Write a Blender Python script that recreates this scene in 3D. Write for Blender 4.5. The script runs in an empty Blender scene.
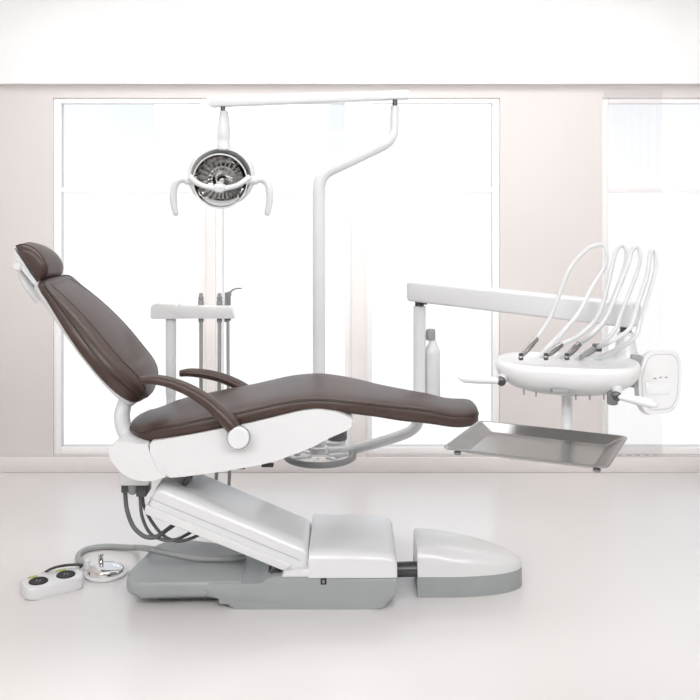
import bpy, bmesh, math, random
from mathutils import Vector, Matrix
random.seed(7)
PI = math.pi
SC = bpy.context.scene
COL = SC.collection

# ------------------------------------------------------------------ camera
F, CAMZ, CAMD, HOR = 930.0, 1.56, 3.7, 195.0
cam_d = bpy.data.cameras.new('camera')
cam = bpy.data.objects.new('camera', cam_d)
COL.objects.link(cam)
cam.location = (0, -CAMD, CAMZ)
cam.rotation_euler = (PI / 2, 0, 0)
cam_d.sensor_width = 36.0
cam_d.lens = F / 700.0 * 36.0
cam_d.shift_y = -(350 - HOR) / 700.0
cam_d.clip_start = 0.05
SC.camera = cam


def at(px, py, d):
    """world point seen at (px, py) of the photograph, d metres in front of the camera"""
    return Vector(((px - 350) / F * d, d - CAMD, CAMZ - (py - HOR) / F * d))


def on(px, py, z):
    """world point at height z"""
    return at(px, py, F * (CAMZ - z) / (py - HOR))


# ------------------------------------------------------------------ materials
def mat(name, col, rough=0.4, metal=0.0, noise=0.04, nscale=12.0, bump=0.0, bscale=200.0, coat=0.0,
        spec=0.5, rvar=0.0):
    m = bpy.data.materials.new(name)
    m.use_nodes = True
    nt = m.node_tree
    b = nt.nodes['Principled BSDF']
    b.inputs['Roughness'].default_value = rough
    b.inputs['Metallic'].default_value = metal
    b.inputs['Specular IOR Level'].default_value = spec
    b.inputs['Coat Weight'].default_value = coat
    b.inputs['Coat Roughness'].default_value = 0.12
    tc = nt.nodes.new('ShaderNodeTexCoord')
    n = nt.nodes.new('ShaderNodeTexNoise')
    n.inputs['Scale'].default_value = nscale
    n.inputs['Detail'].default_value = 4
    nt.links.new(tc.outputs['Object'], n.inputs['Vector'])
    r = nt.nodes.new('ShaderNodeValToRGB')
    r.color_ramp.elements[0].position = 0.3
    r.color_ramp.elements[1].position = 0.7
    r.color_ramp.elements[0].color = (*[max(0, c * (1 - noise)) for c in col], 1)
    r.color_ramp.elements[1].color = (*[min(1, c * (1 + noise)) for c in col], 1)
    nt.links.new(n.outputs['Fac'], r.inputs['Fac'])
    nt.links.new(r.outputs['Color'], b.inputs['Base Color'])
    if rvar:
        mr = nt.nodes.new('ShaderNodeMapRange')
        mr.inputs['To Min'].default_value = rough - rvar
        mr.inputs['To Max'].default_value = rough + rvar
        nt.links.new(n.outputs['Fac'], mr.inputs['Value'])
        nt.links.new(mr.outputs['Result'], b.inputs['Roughness'])
    if bump:
        n2 = nt.nodes.new('ShaderNodeTexNoise')
        n2.inputs['Scale'].default_value = bscale
        n2.inputs['Detail'].default_value = 3
        nt.links.new(tc.outputs['Object'], n2.inputs['Vector'])
        bp = nt.nodes.new('ShaderNodeBump')
        bp.inputs['Strength'].default_value = bump
        bp.inputs['Distance'].default_value = 0.002
        nt.links.new(n2.outputs['Fac'], bp.inputs['Height'])
        nt.links.new(bp.outputs['Normal'], b.inputs['Normal'])
    return m


M = {}
M['leather'] = mat('brown_leather', (0.050, 0.0275, 0.021), 0.42, noise=0.12, nscale=20, bump=0.12, bscale=260, coat=0.06)
M['piping'] = mat('dark_brown_piping', (0.024, 0.014, 0.011), 0.45)
M['plastic'] = mat('white_gloss_plastic', (0.695, 0.70, 0.705), 0.28, noise=0.015, nscale=3, coat=0.25)
M['enamel'] = mat('white_enamel_metal', (0.69, 0.70, 0.71), 0.3, noise=0.015, nscale=4, coat=0.2)
M['grey'] = mat('blue_grey_plastic', (0.315, 0.338, 0.338), 0.4, noise=0.03, nscale=8, bump=0.05)
M['greyhose'] = mat('grey_hose', (0.34, 0.35, 0.345), 0.45, noise=0.05)
M['cable'] = mat('dark_grey_cable', (0.11, 0.115, 0.115), 0.5)
M['black'] = mat('black_rubber', (0.018, 0.017, 0.017), 0.45)
M['dark'] = mat('dark_steel', (0.09, 0.09, 0.095), 0.35, metal=0.6)
M['mid'] = mat('mid_grey_plastic', (0.25, 0.255, 0.26), 0.4)
M['groove'] = mat('grey_seam', (0.3, 0.305, 0.31), 0.5)
M['line'] = mat('pale_grey_line', (0.52, 0.53, 0.54), 0.5)
M['steel'] = mat('brushed_stainless_steel', (0.36, 0.355, 0.345), 0.25, metal=1.0, noise=0.03, nscale=30, rvar=0.015)
M['chrome'] = mat('polished_chrome', (0.72, 0.71, 0.70), 0.06, metal=1.0, noise=0.02)
M['mirror'] = mat('faceted_mirror_reflection_tint', (0.42, 0.41, 0.40), 0.05, metal=1.0, noise=0.25, nscale=40)  # dark tint painted in to stand for dark reflections in the lamp bowl
M['whitehose'] = mat('pale_grey_silicone_hose', (0.60, 0.61, 0.615), 0.4, noise=0.03)
M['olive'] = mat('olive_sticker', (0.42, 0.42, 0.12), 0.6, noise=0.25, nscale=120)
M['disc'] = mat('black_pad', (0.010, 0.009, 0.009), 0.6, noise=0.3, nscale=60)
M['bottle'] = mat('milky_plastic', (0.66, 0.675, 0.68), 0.35)
M['screen'] = mat('pale_screen', (0.70, 0.72, 0.73), 0.15)
M['wall'] = mat('warm_white_paint', (0.69, 0.652, 0.638), 0.75, noise=0.015, nscale=2, bump=0.03, bscale=90)
M['bulk'] = mat('white_paint', (0.93, 0.93, 0.93), 0.8, noise=0.005, nscale=2)
M['frame'] = mat('white_window_frame', (0.94, 0.935, 0.93), 0.45, noise=0.01)
M['mullion'] = mat('pale_mullion_paint', (0.86, 0.825, 0.81), 0.6, noise=0.01)
M['skirt'] = mat('pale_baseboard', (0.80, 0.76, 0.75), 0.5, noise=0.02)
M['far'] = mat('dark_wall_for_reflections', (0.07, 0.06, 0.055), 0.8)  # unseen wall, made dark so the lamp mirror reflects something dark
M['floor'] = mat('polished_pale_floor', (0.70, 0.677, 0.668), 0.3, noise=0.012, nscale=1.3, rvar=0.05, coat=0.35)


def glass():
    m = bpy.data.materials.new('clear_glass')
    m.use_nodes = True
    nt = m.node_tree
    nt.nodes.clear()
    o = nt.nodes.new('ShaderNodeOutputMaterial')
    mx = nt.nodes.new('ShaderNodeMixShader')
    tr = nt.nodes.new('ShaderNodeBsdfTransparent')
    gl = nt.nodes.new('ShaderNodeBsdfGlossy')
    gl.inputs['Roughness'].default_value = 0.02
    fr = nt.nodes.new('ShaderNodeFresnel')
    fr.inputs['IOR'].default_value = 1.45
    n = nt.nodes.new('ShaderNodeTexNoise')
    n.inputs['Scale'].default_value = 1.5
    r = nt.nodes.new('ShaderNodeValToRGB')
    r.color_ramp.elements[0].color = (0.97, 0.98, 0.985, 1)
    r.color_ramp.elements[1].color = (0.99, 0.995, 1, 1)
    nt.links.new(n.outputs['Fac'], r.inputs['Fac'])
    nt.links.new(r.outputs['Color'], tr.inputs['Color'])
    nt.links.new(fr.outputs['Fac'], mx.inputs['Fac'])
    nt.links.new(tr.outputs['BSDF'], mx.inputs[1])
    nt.links.new(gl.outputs['BSDF'], mx.inputs[2])
    nt.links.new(mx.outputs['Shader'], o.inputs['Surface'])
    return m


def sheer():
    m = bpy.data.materials.new('sheer_white_voile')
    m.use_nodes = True
    nt = m.node_tree
    nt.nodes.clear()
    o = nt.nodes.new('ShaderNodeOutputMaterial')
    mx = nt.nodes.new('ShaderNodeMixShader')
    mx2 = nt.nodes.new('ShaderNodeMixShader')
    tr = nt.nodes.new('ShaderNodeBsdfTransparent')
    di = nt.nodes.new('ShaderNodeBsdfDiffuse')
    tl = nt.nodes.new('ShaderNodeBsdfTranslucent')
    n = nt.nodes.new('ShaderNodeTexNoise')
    n.inputs['Scale'].default_value = 30
    r = nt.nodes.new('ShaderNodeValToRGB')
    r.color_ramp.elements[0].color = (0.86, 0.85, 0.85, 1)
    r.color_ramp.elements[1].color = (0.9, 0.89, 0.89, 1)
    nt.links.new(n.outputs['Fac'], r.inputs['Fac'])
    nt.links.new(r.outputs['Color'], di.inputs['Color'])
    nt.links.new(r.outputs['Color'], tl.inputs['Color'])
    mx.inputs['Fac'].default_value = 0.5
    mx2.inputs['Fac'].default_value = 0.16
    nt.links.new(di.outputs['BSDF'], mx.inputs[1])
    nt.links.new(tl.outputs['BSDF'], mx.inputs[2])
    nt.links.new(tr.outputs['BSDF'], mx2.inputs[1])
    nt.links.new(mx.outputs['Shader'], mx2.inputs[2])
    nt.links.new(mx2.outputs['Shader'], o.inputs['Surface'])
    return m


M['glass'] = glass()
M['sheer'] = sheer()


# ------------------------------------------------------------------ objects
def thing(name, label, cat, loc, group=None):
    o = bpy.data.objects.new(name, None)
    COL.objects.link(o)
    o.location = loc
    o.empty_display_size = 0.05
    o['label'] = label
    o['category'] = cat
    if group:
        o['group'] = group
    return o


def world_loc(o):
    v = Vector((0, 0, 0))
    while o is not None:
        v = v + o.location
        o = o.parent
    return v


def obj(name, bm, m, parent=None, label=None, smooth=40, base=None, wn=False):
    """link a bmesh whose vertices are world coordinates as one mesh object"""
    off = world_loc(parent) if parent is not None else Vector(base or (0, 0, 0))
    bmesh.ops.recalc_face_normals(bm, faces=bm.faces)
    bmesh.ops.translate(bm, verts=bm.verts, vec=-off)
    me = bpy.data.meshes.new(name)
    bm.to_mesh(me)
    bm.free()
    for p in me.polygons:
        p.use_smooth = True
    me.set_sharp_from_angle(angle=math.radians(smooth))
    me.materials.append(m)
    o = bpy.data.objects.new(name, me)
    COL.objects.link(o)
    if parent is not None:
        o.parent = parent
    else:
        o.location = off
    if label:
        o['label'] = label
    if wn:
        w = o.modifiers.new('weighted_normal', 'WEIGHTED_NORMAL')
        w.keep_sharp = True
    return o


def tag(o, label, cat, group=None):
    o['label'] = label
    o['category'] = cat
    if group:
        o['group'] = group
    return o


def struct(name, bm, m, parent=None, smooth=30):
    o = obj(name, bm, m, parent, smooth=smooth)
    if parent is None:
        o['kind'] = 'structure'
    return o


# ------------------------------------------------------------------ shapes
def NB():
    return bmesh.new()


def add_box(bm, lo, hi, bev=0.0, seg=2):
    vs = [bm.verts.new((x, y, z)) for x in (lo[0], hi[0]) for y in (lo[1], hi[1]) for z in (lo[2], hi[2])]
    fs = []
    for q in ((0, 1, 3, 2), (4, 6, 7, 5), (0, 4, 5, 1), (2, 3, 7, 6), (0, 2, 6, 4), (1, 5, 7, 3)):
        fs.append(bm.faces.new([vs[i] for i in q]))
    if bev:
        es = list({e for f in fs for e in f.edges})
        bmesh.ops.bevel(bm, geom=es, offset=bev, segments=seg, profile=0.5, affect='EDGES', clamp_overlap=True)
    return bm


def fillet(pts, r, seg=5):
    """round the corners of a closed 2D polygon"""
    out = []
    n = len(pts)
    rs = r if isinstance(r, (list, tuple)) else [r] * n
    for i in range(n):
        p = Vector(pts[i])
        a = Vector(pts[i - 1]) - p
        b = Vector(pts[(i + 1) % n]) - p
        rr = min(rs[i], a.length * 0.48, b.length * 0.48)
        if rr < 1e-5:
            out.append(tuple(p))
            continue
        p0 = p + a.normalized() * rr
        p2 = p + b.normalized() * rr
        for k in range(seg + 1):
            t = k / seg
            q = p0 * (1 - t) ** 2 + p * 2 * t * (1 - t) + p2 * t * t
            out.append((q.x, q.y))
    return out


def add_prism(bm, pts, a, b, axis='y', bev=0.0, seg=3, limit=25):
    """closed 2D outline extruded from a to b along axis; outline is (x,z) for y, (x,y) for z, (y,z) for x"""
    def mk(p, t):
        if axis == 'y':
            return (p[0], t, p[1])
        if axis == 'z':
            return (p[0], p[1], t)
        return (t, p[0], p[1])
    v0 = [bm.verts.new(mk(p, a)) for p in pts]
    v1 = [bm.verts.new(mk(p, b)) for p in pts]
    n = len(pts)
    f0 = bm.faces.new(v0)
    f1 = bm.faces.new(v1[::-1])
    for i in range(n):
        j = (i + 1) % n
        bm.faces.new([v0[j], v0[i], v1[i], v1[j]])
    if bev:
        es = list(f0.edges) + list(f1.edges)
        bmesh.ops.bevel(bm, geom=es, offset=bev, segments=seg, profile=0.5, affect='EDGES', clamp_overlap=True)
    return bm


def catmull(pts, n=8):
    P = [Vector(p) for p in pts]
    if len(P) < 3:
        return P
    out = []
    Q = [P[0] * 2 - P[1]] + P + [P[-1] * 2 - P[-2]]
    for i in range(1, len(Q) - 2):
        p0, p1, p2, p3 = Q[i - 1], Q[i], Q[i + 1], Q[i + 2]
        for k in range(n):
            t = k / n
            out.append(0.5 * ((2 * p1) + (p2 - p0) * t + (2 * p0 - 5 * p1 + 4 * p2 - p3) * t * t
                              + (3 * p1 - p0 - 3 * p2 + p3) * t ** 3))
    out.append(P[-1])
    return out


def lerp_list(rs, n):
    if not isinstance(rs, (list, tuple)):
        return [rs] * n
    out = []
    for i in range(n):
        t = i / (n - 1) * (len(rs) - 1)
        k = min(int(t), len(rs) - 2)
        out.append(rs[k] + (rs[k + 1] - rs[k]) * (t - k))
    return out


def add_tube(bm, pts, r, seg=12, smooth=8, closed=False, flat=1.0, up=None, cap=True, round_cap=False):
    P = catmull(pts, smooth) if smooth else [Vector(p) for p in pts]
    if closed:
        P = P[:-1] if (P[0] - P[-1]).length < 1e-6 else P
    n = len(P)
    R = lerp_list(r, n)
    T = []
    for i in range(n):
        a = P[i - 1] if (i > 0 or closed) else P[i]
        b = P[(i + 1) % n] if (i < n - 1 or closed) else P[i]
        T.append((b - a).normalized())
    ref = Vector(up) if up else (Vector((0, 0, 1)) if abs(T[0].z) < 0.9 else Vector((0, 1, 0)))
    if round_cap and not closed:
        P2, R2, T2 = [], [], []
        for k in range(4):
            ang = PI / 2 * (1 - k / 4)
            P2.append(P[0] - T[0] * R[0] * math.sin(ang)); R2.append(max(1e-4, R[0] * math.cos(ang))); T2.append(T[0])
        P2 += P; R2 += R; T2 += T
        for k in range(1, 5):
            ang = PI / 2 * k / 4
            P2.append(P[-1] + T[-1] * R[-1] * math.sin(ang)); R2.append(max(1e-4, R[-1] * math.cos(ang))); T2.append(T[-1])
        P, R, T = P2, R2, T2
        n = len(P)
    rings = []
    u = (ref - T[0] * ref.dot(T[0])).normalized()
    for i in range(n):
        u = (u - T[i] * u.dot(T[i]))
        u = u.normalized() if u.length > 1e-6 else T[i].orthogonal().normalized()
        if up:
            u2 = ref - T[i] * ref.dot(T[i])
            if u2.length > 1e-3:
                u = u2.normalized()
        v = T[i].cross(u)
        rings.append([bm.verts.new(P[i] + u * (math.cos(2 * PI * k / seg) * R[i] * flat)
                                   + v * (math.sin(2 * PI * k / seg) * R[i])) for k in range(seg)])
    for i in range(n if closed else n - 1):
        A, B = rings[i], rings[(i + 1) % n]
        for k in range(seg):
            l = (k + 1) % seg
            bm.faces.new([A[k], A[l], B[l], B[k]])
    if cap and not closed:
        bm.faces.new(rings[0][::-1])
        bm.faces.new(rings[-1])
    return bm


def add_lathe(bm, prof, c, axis=(0, 0, 1), seg=32, sx=1.0, sy=1.0, cap=True):
    """profile (radius, height) turned about an axis through c"""
    ax = Vector(axis).normalized()
    q = Vector((0, 0, 1)).rotation_difference(ax)
    c = Vector(c)
    rings = []
    for (r, h) in prof:
        if r < 1e-6:
            rings.append([bm.verts.new(c + q @ Vector((0, 0, h)))])
        else:
            rings.append([bm.verts.new(c + q @ Vector((r * sx * math.cos(2 * PI * k / seg),
                                                       r * sy * math.sin(2 * PI * k / seg), h))) for k in range(seg)])
    for A, B in zip(rings, rings[1:]):
        for k in range(seg):
            l = (k + 1) % seg
            if len(A) == 1 and len(B) == 1:
                continue
            if len(A) == 1:
                bm.faces.new([A[0], B[l], B[k]])
            elif len(B) == 1:
                bm.faces.new([A[k], A[l], B[0]])
            else:
                bm.faces.new([A[k], A[l], B[l], B[k]])
    if len(rings[0]) > 1 and cap:
        bm.faces.new(rings[0][::-1])
    if len(rings[-1]) > 1 and cap:
        bm.faces.new(rings[-1])
    return bm


def add_cyl(bm, a, b, r, r2=None, seg=20, bev=0.0):
    a, b = Vector(a), Vector(b)
    h = (b - a).length
    r2 = r if r2 is None else r2
    e = min(bev, h * 0.4)
    prof = [(r - e, 0), (r, e), (r2, h - e), (r2 - e, h)] if bev else [(r, 0), (r2, h)]
    return add_lathe(bm, prof, a, b - a, seg)


def add_loft(bm, rings, cap=True, closed_ring=True):
    V = [[bm.verts.new(p) for p in ring] for ring in rings]
    for A, B in zip(V, V[1:]):
        n = len(A)
        for k in range(n if closed_ring else n - 1):
            l = (k + 1) % n
            bm.faces.new([A[k], A[l], B[l], B[k]])
    if cap:
        bm.faces.new(V[0][::-1])
        bm.faces.new(V[-1])
    return bm


def curve1(tab):
    """smooth monotone interpolation through (x, value) pairs"""
    xs = [t[0] for t in tab]
    ys = [t[1] for t in tab]
    n = len(xs)
    d = [(ys[i + 1] - ys[i]) / (xs[i + 1] - xs[i]) for i in range(n - 1)]
    m = [d[0]] + [0 if d[i - 1] * d[i] <= 0 else (d[i - 1] + d[i]) / 2 for i in range(1, n - 1)] + [d[-1]]

    def f(x):
        if x <= xs[0]:
            return ys[0]
        if x >= xs[-1]:
            return ys[-1]
        i = max(k for k in range(n - 1) if xs[k] <= x)
        h = xs[i + 1] - xs[i]
        t = (x - xs[i]) / h
        return ((2 * t ** 3 - 3 * t * t + 1) * ys[i] + (t ** 3 - 2 * t * t + t) * h * m[i]
                + (-2 * t ** 3 + 3 * t * t) * ys[i + 1] + (t ** 3 - t * t) * h * m[i + 1])
    return f


# ------------------------------------------------------------------ the room
WALL = 5.24                       # distance of the window wall from the camera
WY = WALL - CAMD
def wx(px): return (px - 350) / F * WALL
Z_SILL, Z_HEAD, Z_BULK, Z_CEIL = 0.095, 2.107, 2.18, 2.72
X0, X1, YF = -2.6, 2.6, -6.3

bm = NB(); add_box(bm, (X0 - .1, YF, -0.1), (X1 + .1, WY + .2, 0.0))
struct('floor', bm, M['floor'])
bm = NB(); add_box(bm, (X0 - .1, YF, Z_CEIL), (X1 + .1, WY + .2, Z_CEIL + .1))
struct('ceiling', bm, M['bulk'])
bm = NB(); add_box(bm, (X0 - .1, YF, 0), (X0, WY, Z_CEIL))
struct('wall_left', bm, M['wall'])
bm = NB(); add_box(bm, (X1, YF, 0), (X1 + .1, WY, Z_CEIL))
struct('wall_right', bm, M['wall'])
bm = NB(); add_box(bm, (X0 - .1, YF - .1, 0), (X1 + .1, YF, Z_CEIL))
struct('wall_front', bm, M['far'])
wins = [(wx(53), wx(207)), (wx(215), wx(352)), (wx(365), wx(500)), (wx(602), 2.35)]
bm = NB()
edges = [X0] + [v for w in wins for v in w] + [X1]
for i in range(0, len(edges), 2):
    add_box(bm, (edges[i], WY, 0), (edges[i + 1], WY + .18, Z_CEIL))
for a, b in wins:
    add_box(bm, (a, WY, 0), (b, WY + .18, Z_SILL))
    add_box(bm, (a, WY, Z_HEAD), (b, WY + .18, Z_CEIL))
struct('wall_back', bm, M['wall'])
for k in (0, 1):
    bm = NB(); add_box(bm, (wins[k][1] - .004, WY - .012, .085), (wins[k + 1][0] + .004, WY + .05, Z_HEAD + .004), .003)
    struct('trim_%d' % (k + 2), bm, M['mullion'])
bm = NB(); add_box(bm, (X0, WY - .06, Z_BULK), (X1, WY, Z_CEIL), .004)
struct('trim_1', bm, M['bulk'])
bm = NB(); add_box(bm, (X0, WY - .018, 0), (X1, WY, 0.085), .005)
struct('baseboard_back', bm, M['skirt'])

Z_TR = 1.588
for i, (a, b) in enumerate(wins):
    bm = NB()
    fw = 0.04
    y0, y1 = WY + .012, WY + .08
    add_box(bm, (a, y0, Z_SILL), (a + fw, y1, Z_HEAD), .004)
    add_box(bm, (b - fw, y0, Z_SILL), (b, y1, Z_HEAD), .004)
    add_box(bm, (a + fw, y0, Z_SILL), (b - fw, y1, Z_SILL + fw), .004)
    add_box(bm, (a + fw, y0, Z_HEAD - .03), (b - fw, y1, Z_HEAD), .004)
    w = struct('window_%d' % (i + 1), bm, M['frame'])
    bm = NB(); add_box(bm, (a + fw, y0 + .01, Z_TR - .014), (b - fw, y1 - .01, Z_TR + .014), .003)
    obj('transom_bar', bm, M['frame'], w)
    for (z0, z1) in ((Z_SILL + fw, Z_TR - .014), (Z_TR + .014, Z_HEAD - .03)):
        bm = NB(); add_box(bm, (a + fw, y0 + .027, z0), (b - fw, y0 + .033, z1))
        obj('glass_pane', bm, M['glass'], w)

# sheer curtain in front of the right hand window
bm = NB()
ca, cb, cy = wx(603), wx(661), WY - .022
n = 120
rows = [2.15, 1.9, 1.4, .9, .4, .10]
V = []
for z in rows:
    amp = .008 + .008 * (2.15 - z) / 2.1
    V.append([(ca + (cb - ca) * k / n, cy + amp * math.sin(k / n * 2 * PI * 6.5 + .35 * math.sin(3 * k / n * PI)), z) for k in range(n + 1)])
add_loft(bm, V, cap=False, closed_ring=False)
o = obj('sheer_curtain', bm, M['sheer'], base=((ca + cb) / 2, cy, .10), smooth=80)
so = o.modifiers.new('cloth_thickness', 'SOLIDIFY'); so.thickness = .0012
tag(o, 'narrow sheer white curtain hanging in front of the right hand window', 'curtain')


# ------------------------------------------------------------------ dental chair
chair = thing('dental_chair', 'reclined dental chair with brown leather cushions and white shell on a grey base', 'dental chair', (-.3, 0, 0))

def xz(pts, d):
    out = []
    for p in pts:
        v = at(p[0], p[1], d)
        out.append((v.x, v.z))
    return out

# base plate and base block
bm = NB()
out = fillet([(-.874, -.199), (-.40, -.199), (-.40, .16), (-.70, .235), (-.80, .20)], [.11, .0, .0, .10, .14], 8)
add_prism(bm, out, .040, .102, 'z', bev=.022, seg=4)
bp_ = obj('base_plate', bm, M['grey'], chair, smooth=60)
bm = NB()
out = fillet([(-.78, -.12), (-.42, -.12), (-.42, .13), (-.72, .17)], [.07, 0, 0, .10], 8)
add_prism(bm, out, 0, .045, 'z', bev=.004, seg=2)
obj('plinth', bm, M['mid'], bp_, smooth=60)
bm = NB()
add_prism(bm, fillet([(-.455, .0), (.105, .0), (.158, .022), (.176, .085), (.177, .122), (-.30, .122), (-.335, .097), (-.55, .097), (-.55, .044), (-.475, .040)], [.02, .03, .03, .04, .0, .02, .02, .02, .0, .02], 5), -.20, .225, 'y', bev=.016, seg=3)
obj('base_block', bm, M['grey'], chair, smooth=50)
bm = NB()
yz = fillet([(-.206, .121), (-.204, .218), (.23, .224), (.235, .121)], [.0, .085, .05, .0], 8)
rings = []
for x, k in ((-.156, .95), (-.154, .985), (-.149, 1), (-.05, .99), (.05, .975), (.09, .96), (.12, .935), (.145, .89), (.162, .82), (.172, .73), (.177, .62), (.178, .52)):
    ky = 1 if k > .9 else 1 - (.9 - k) * .10
    rings.append([Vector((x, .012 + (p[0] - .012) * ky, .121 + (p[1] - .121) * k)) for p in yz])
add_loft(bm, rings)
bc_ = obj('base_cover', bm, M['plastic'], chair, smooth=50)
bm = NB(); add_prism(bm, fillet([(-.258, .121), (-.250, .142), (-.14, .158), (-.14, .121)], [.0, .01, .0, .0], 3), -.205, .15, 'y', bev=.012, seg=3)
obj('cover_lip', bm, M['plastic'], bc_, smooth=50)
sx_ = at(323.5, 581, 3.5)
bm = NB(); add_box(bm, (sx_.x - .011, -.2035, sx_.z - .013), (sx_.x + .011, -.195, sx_.z + .013), .002)
sw = obj('power_socket', bm, M['black'], chair, 'small black socket on the base front')
bm = NB(); add_box(bm, (sx_.x - .004, -.2055, sx_.z - .007), (sx_.x + .004, -.203, sx_.z + .005), .001)
obj('rocker', bm, M['mid'], sw)

# lift arm
bm = NB()
L0, L1 = at(152, 498, 3.53), at(309, 562.5, 3.53)
L0.y = L1.y = 0
la_d = (L1 - L0); la_len = la_d.length; la_d.normalize(); la_n = Vector((-la_d.z, 0, la_d.x))
def arm_section(half):
    return fillet([(-.172, -half), (-.170, half), (.128, half + .006), (.132, -half)], [.006, .050, .03, .0], 7)
rings = []
for t, k in ((-.001, .82), (.003, .92), (.012, .98), (.022, 1), (la_len * .5, 1), (la_len - .03, 1.0), (la_len - .012, .98), (la_len - .003, .93), (la_len, .86)):
    f = max(0, min(1, t / la_len))
    upv = la_n.lerp(Vector((-.05, 0, 1)), f)
    half = .061 - .005 * f
    rings.append([L0 + la_d * t + Vector((0, -.02 + (p[0] + .02) * (1 - (1 - k) * .25), 0)) + upv * (-half + (p[1] + half) * k) for p in arm_section(half)])
add_loft(bm, rings)
la = obj('lift_arm', bm, M['plastic'], chair, smooth=50)
bm = NB()
add_prism(bm, fillet(xz([(146.5, 504), (292, 564), (284, 569.5), (144.5, 512.5)], 3.53), .006, 3), -.182, .112, 'y', bev=.004, seg=3)
obj('flange', bm, M['plastic'], la, smooth=50)
bm = NB()
add_prism(bm, xz([(150, 497.5), (300, 559.5), (300, 560.7), (149.7, 498.7)], 3.53), -.1732, -.168, 'y')
obj('seam', bm, M['line'], la)
bm = NB()
c1 = at(276, 573, 3.56)
add_cyl(bm, c1 + Vector((0, -.02, 0)), c1 + Vector((0, .2, 0)), .022, bev=.004)
add_box(bm, (c1.x - .03, c1.y, c1.z - .02), (c1.x + .035, c1.y + .2, c1.z + .012), .004)
obj('pivot_bracket', bm, M['dark'], chair)
bm = NB()
add_prism(bm, xz([(181, 486), (184.5, 479), (190, 474), (194, 474), (190, 482), (185, 488)], 3.58), -.10, .06, 'y', bev=.003)
obj('upper_link', bm, M['dark'], chair)

# seat shell and hinge cover
bm = NB()
shell_px = [(150, 442), (200, 433), (250, 423), (300, 411), (318, 409), (340, 413), (352, 419), (354, 424), (348, 430),
            (327, 439), (311, 448), (270, 463), (226, 471), (180, 477), (162, 478), (150, 462)]
add_prism(bm, fillet(xz(shell_px, 3.44), [.01, .01, .01, .02, .03, .03, .015, .015, .03, .03, .03, .05, .05, .03, .03, .02], 5),
          -.262, .262, 'y', bev=.022, seg=4)
sh = obj('seat_shell', bm, M['plastic'], chair, smooth=50)
bm = NB()
add_prism(bm, xz([(170, 477), (226, 470.5), (270, 462.5), (311, 448), (313, 450), (272, 466), (228, 474), (172, 480)], 3.44), -.2, .2, 'y', bev=.004)
obj('under_tray', bm, M['groove'], sh)
for (px, py) in ((239, 470), (267, 468)):
    q = at(px, py, 3.45)
    bm = NB(); add_box(bm, (q.x - .022, q.y + .01, q.z - .001), (q.x + .022, q.y + .04, q.z + .009), .002)
    obj('clip', bm, M['black'], sh)
bm = NB()
add_prism(bm, fillet(xz([(107.5, 449), (118, 441.5), (132, 443), (147, 444.5), (151, 456), (157, 470), (167, 476.5), (150, 481.5), (134, 480.5), (120, 472), (110, 458)], 3.435),
                     [.012, .012, .01, .008, .03, .03, .006, .02, .03, .03, .02], 5), -.268, .268, 'y', bev=.010, seg=3)
hc = obj('hinge_cover', bm, M['plastic'], chair, smooth=50)
# back post
bm = NB()
post_px = [(129, 392), (124, 406), (122, 416), (124, 428), (130, 438), (140, 448)]
add_tube(bm, [at(x, y, 3.62) for x, y in post_px], [.026, .028, .030, .030, .032, .034], 14, 8, flat=1.5, up=(0, 1, 0))
obj('back_post', bm, M['enamel'], chair)
bm = NB()
add_prism(bm, xz([(131, 443), (137, 436), (146, 440), (148, 446), (134, 448)], 3.5), -.14, .1, 'y', bev=.004)
obj('hinge_bracket', bm, M['mid'], chair)
# terminal block below the hinge cover
bm = NB(); q0, q1 = at(119, 486, 3.55), at(149, 472, 3.55)
add_box(bm, (q0.x, -.15, q0.z), (q1.x, .05, q1.z), .006)
tb = obj('terminal_block', bm, M['plastic'], chair)
for (a, b, dd) in ((121, 129, 493), (136, 146, 497)):
    bm = NB(); q0, q1 = at(a, dd, 3.58), at(b, 485, 3.58)
    add_box(bm, (q0.x, -.12, q0.z), (q1.x, -.02, q1.z + .004), .003)
    obj('connector', bm, M['dark'], tb)
bm = NB(); q0 = at(132.5, 494, 3.58)
add_cyl(bm, q0, at(132.5, 484, 3.58), .014, .017, bev=.003)
obj('connector', bm, M['mid'], tb)
for path, r in (([(125, 492, 3.62), (127, 510, 3.62), (133, 526, 3.61), (142, 535, 3.6), (150, 537.5, 3.6), (158, 536, 3.61), (168, 529, 3.66), (178, 522, 3.7)], .0085),
                ([(140, 496, 3.62), (142, 516, 3.62), (150, 533, 3.62), (164, 540, 3.62), (176, 539.5, 3.63), (186, 535, 3.68), (194, 530, 3.7)], .0065),
                ([(142.5, 497, 3.64), (144, 506, 3.64), (152, 522, 3.65), (164, 536, 3.64), (178, 541, 3.64), (192, 538, 3.66), (204, 532, 3.7)], .0065)):
    bm = NB(); add_tube(bm, [at(*p) for p in path], r, 10, 8)
    obj('cable', bm, M['cable'], chair)


# cushions -------------------------------------------------------------
def section(w, hb, hd, n=9):
    """half profile of a box cushion: (y, height) from the bottom middle out to the seam and up over the dome"""
    h = [(0, 0), (.45 * w, 0), (.80 * w, .002), (w - .30 * hb, .004), (w - .08 * hb, .16 * hb), (w + .04 * hb, .45 * hb),
         (w + .03 * hb, .72 * hb), (w - .02 * hb, .93 * hb), (w - .05 * hb, hb)]
    seam = len(h) - 1
    y0 = w - .05 * hb
    for k in range(1, n + 1):
        a = PI / 2 * k / n
        h.append((y0 * math.cos(a) ** 0.75 if k < n else 0.0, hb + hd * math.sin(a) ** 0.8))
    return h, seam


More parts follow.
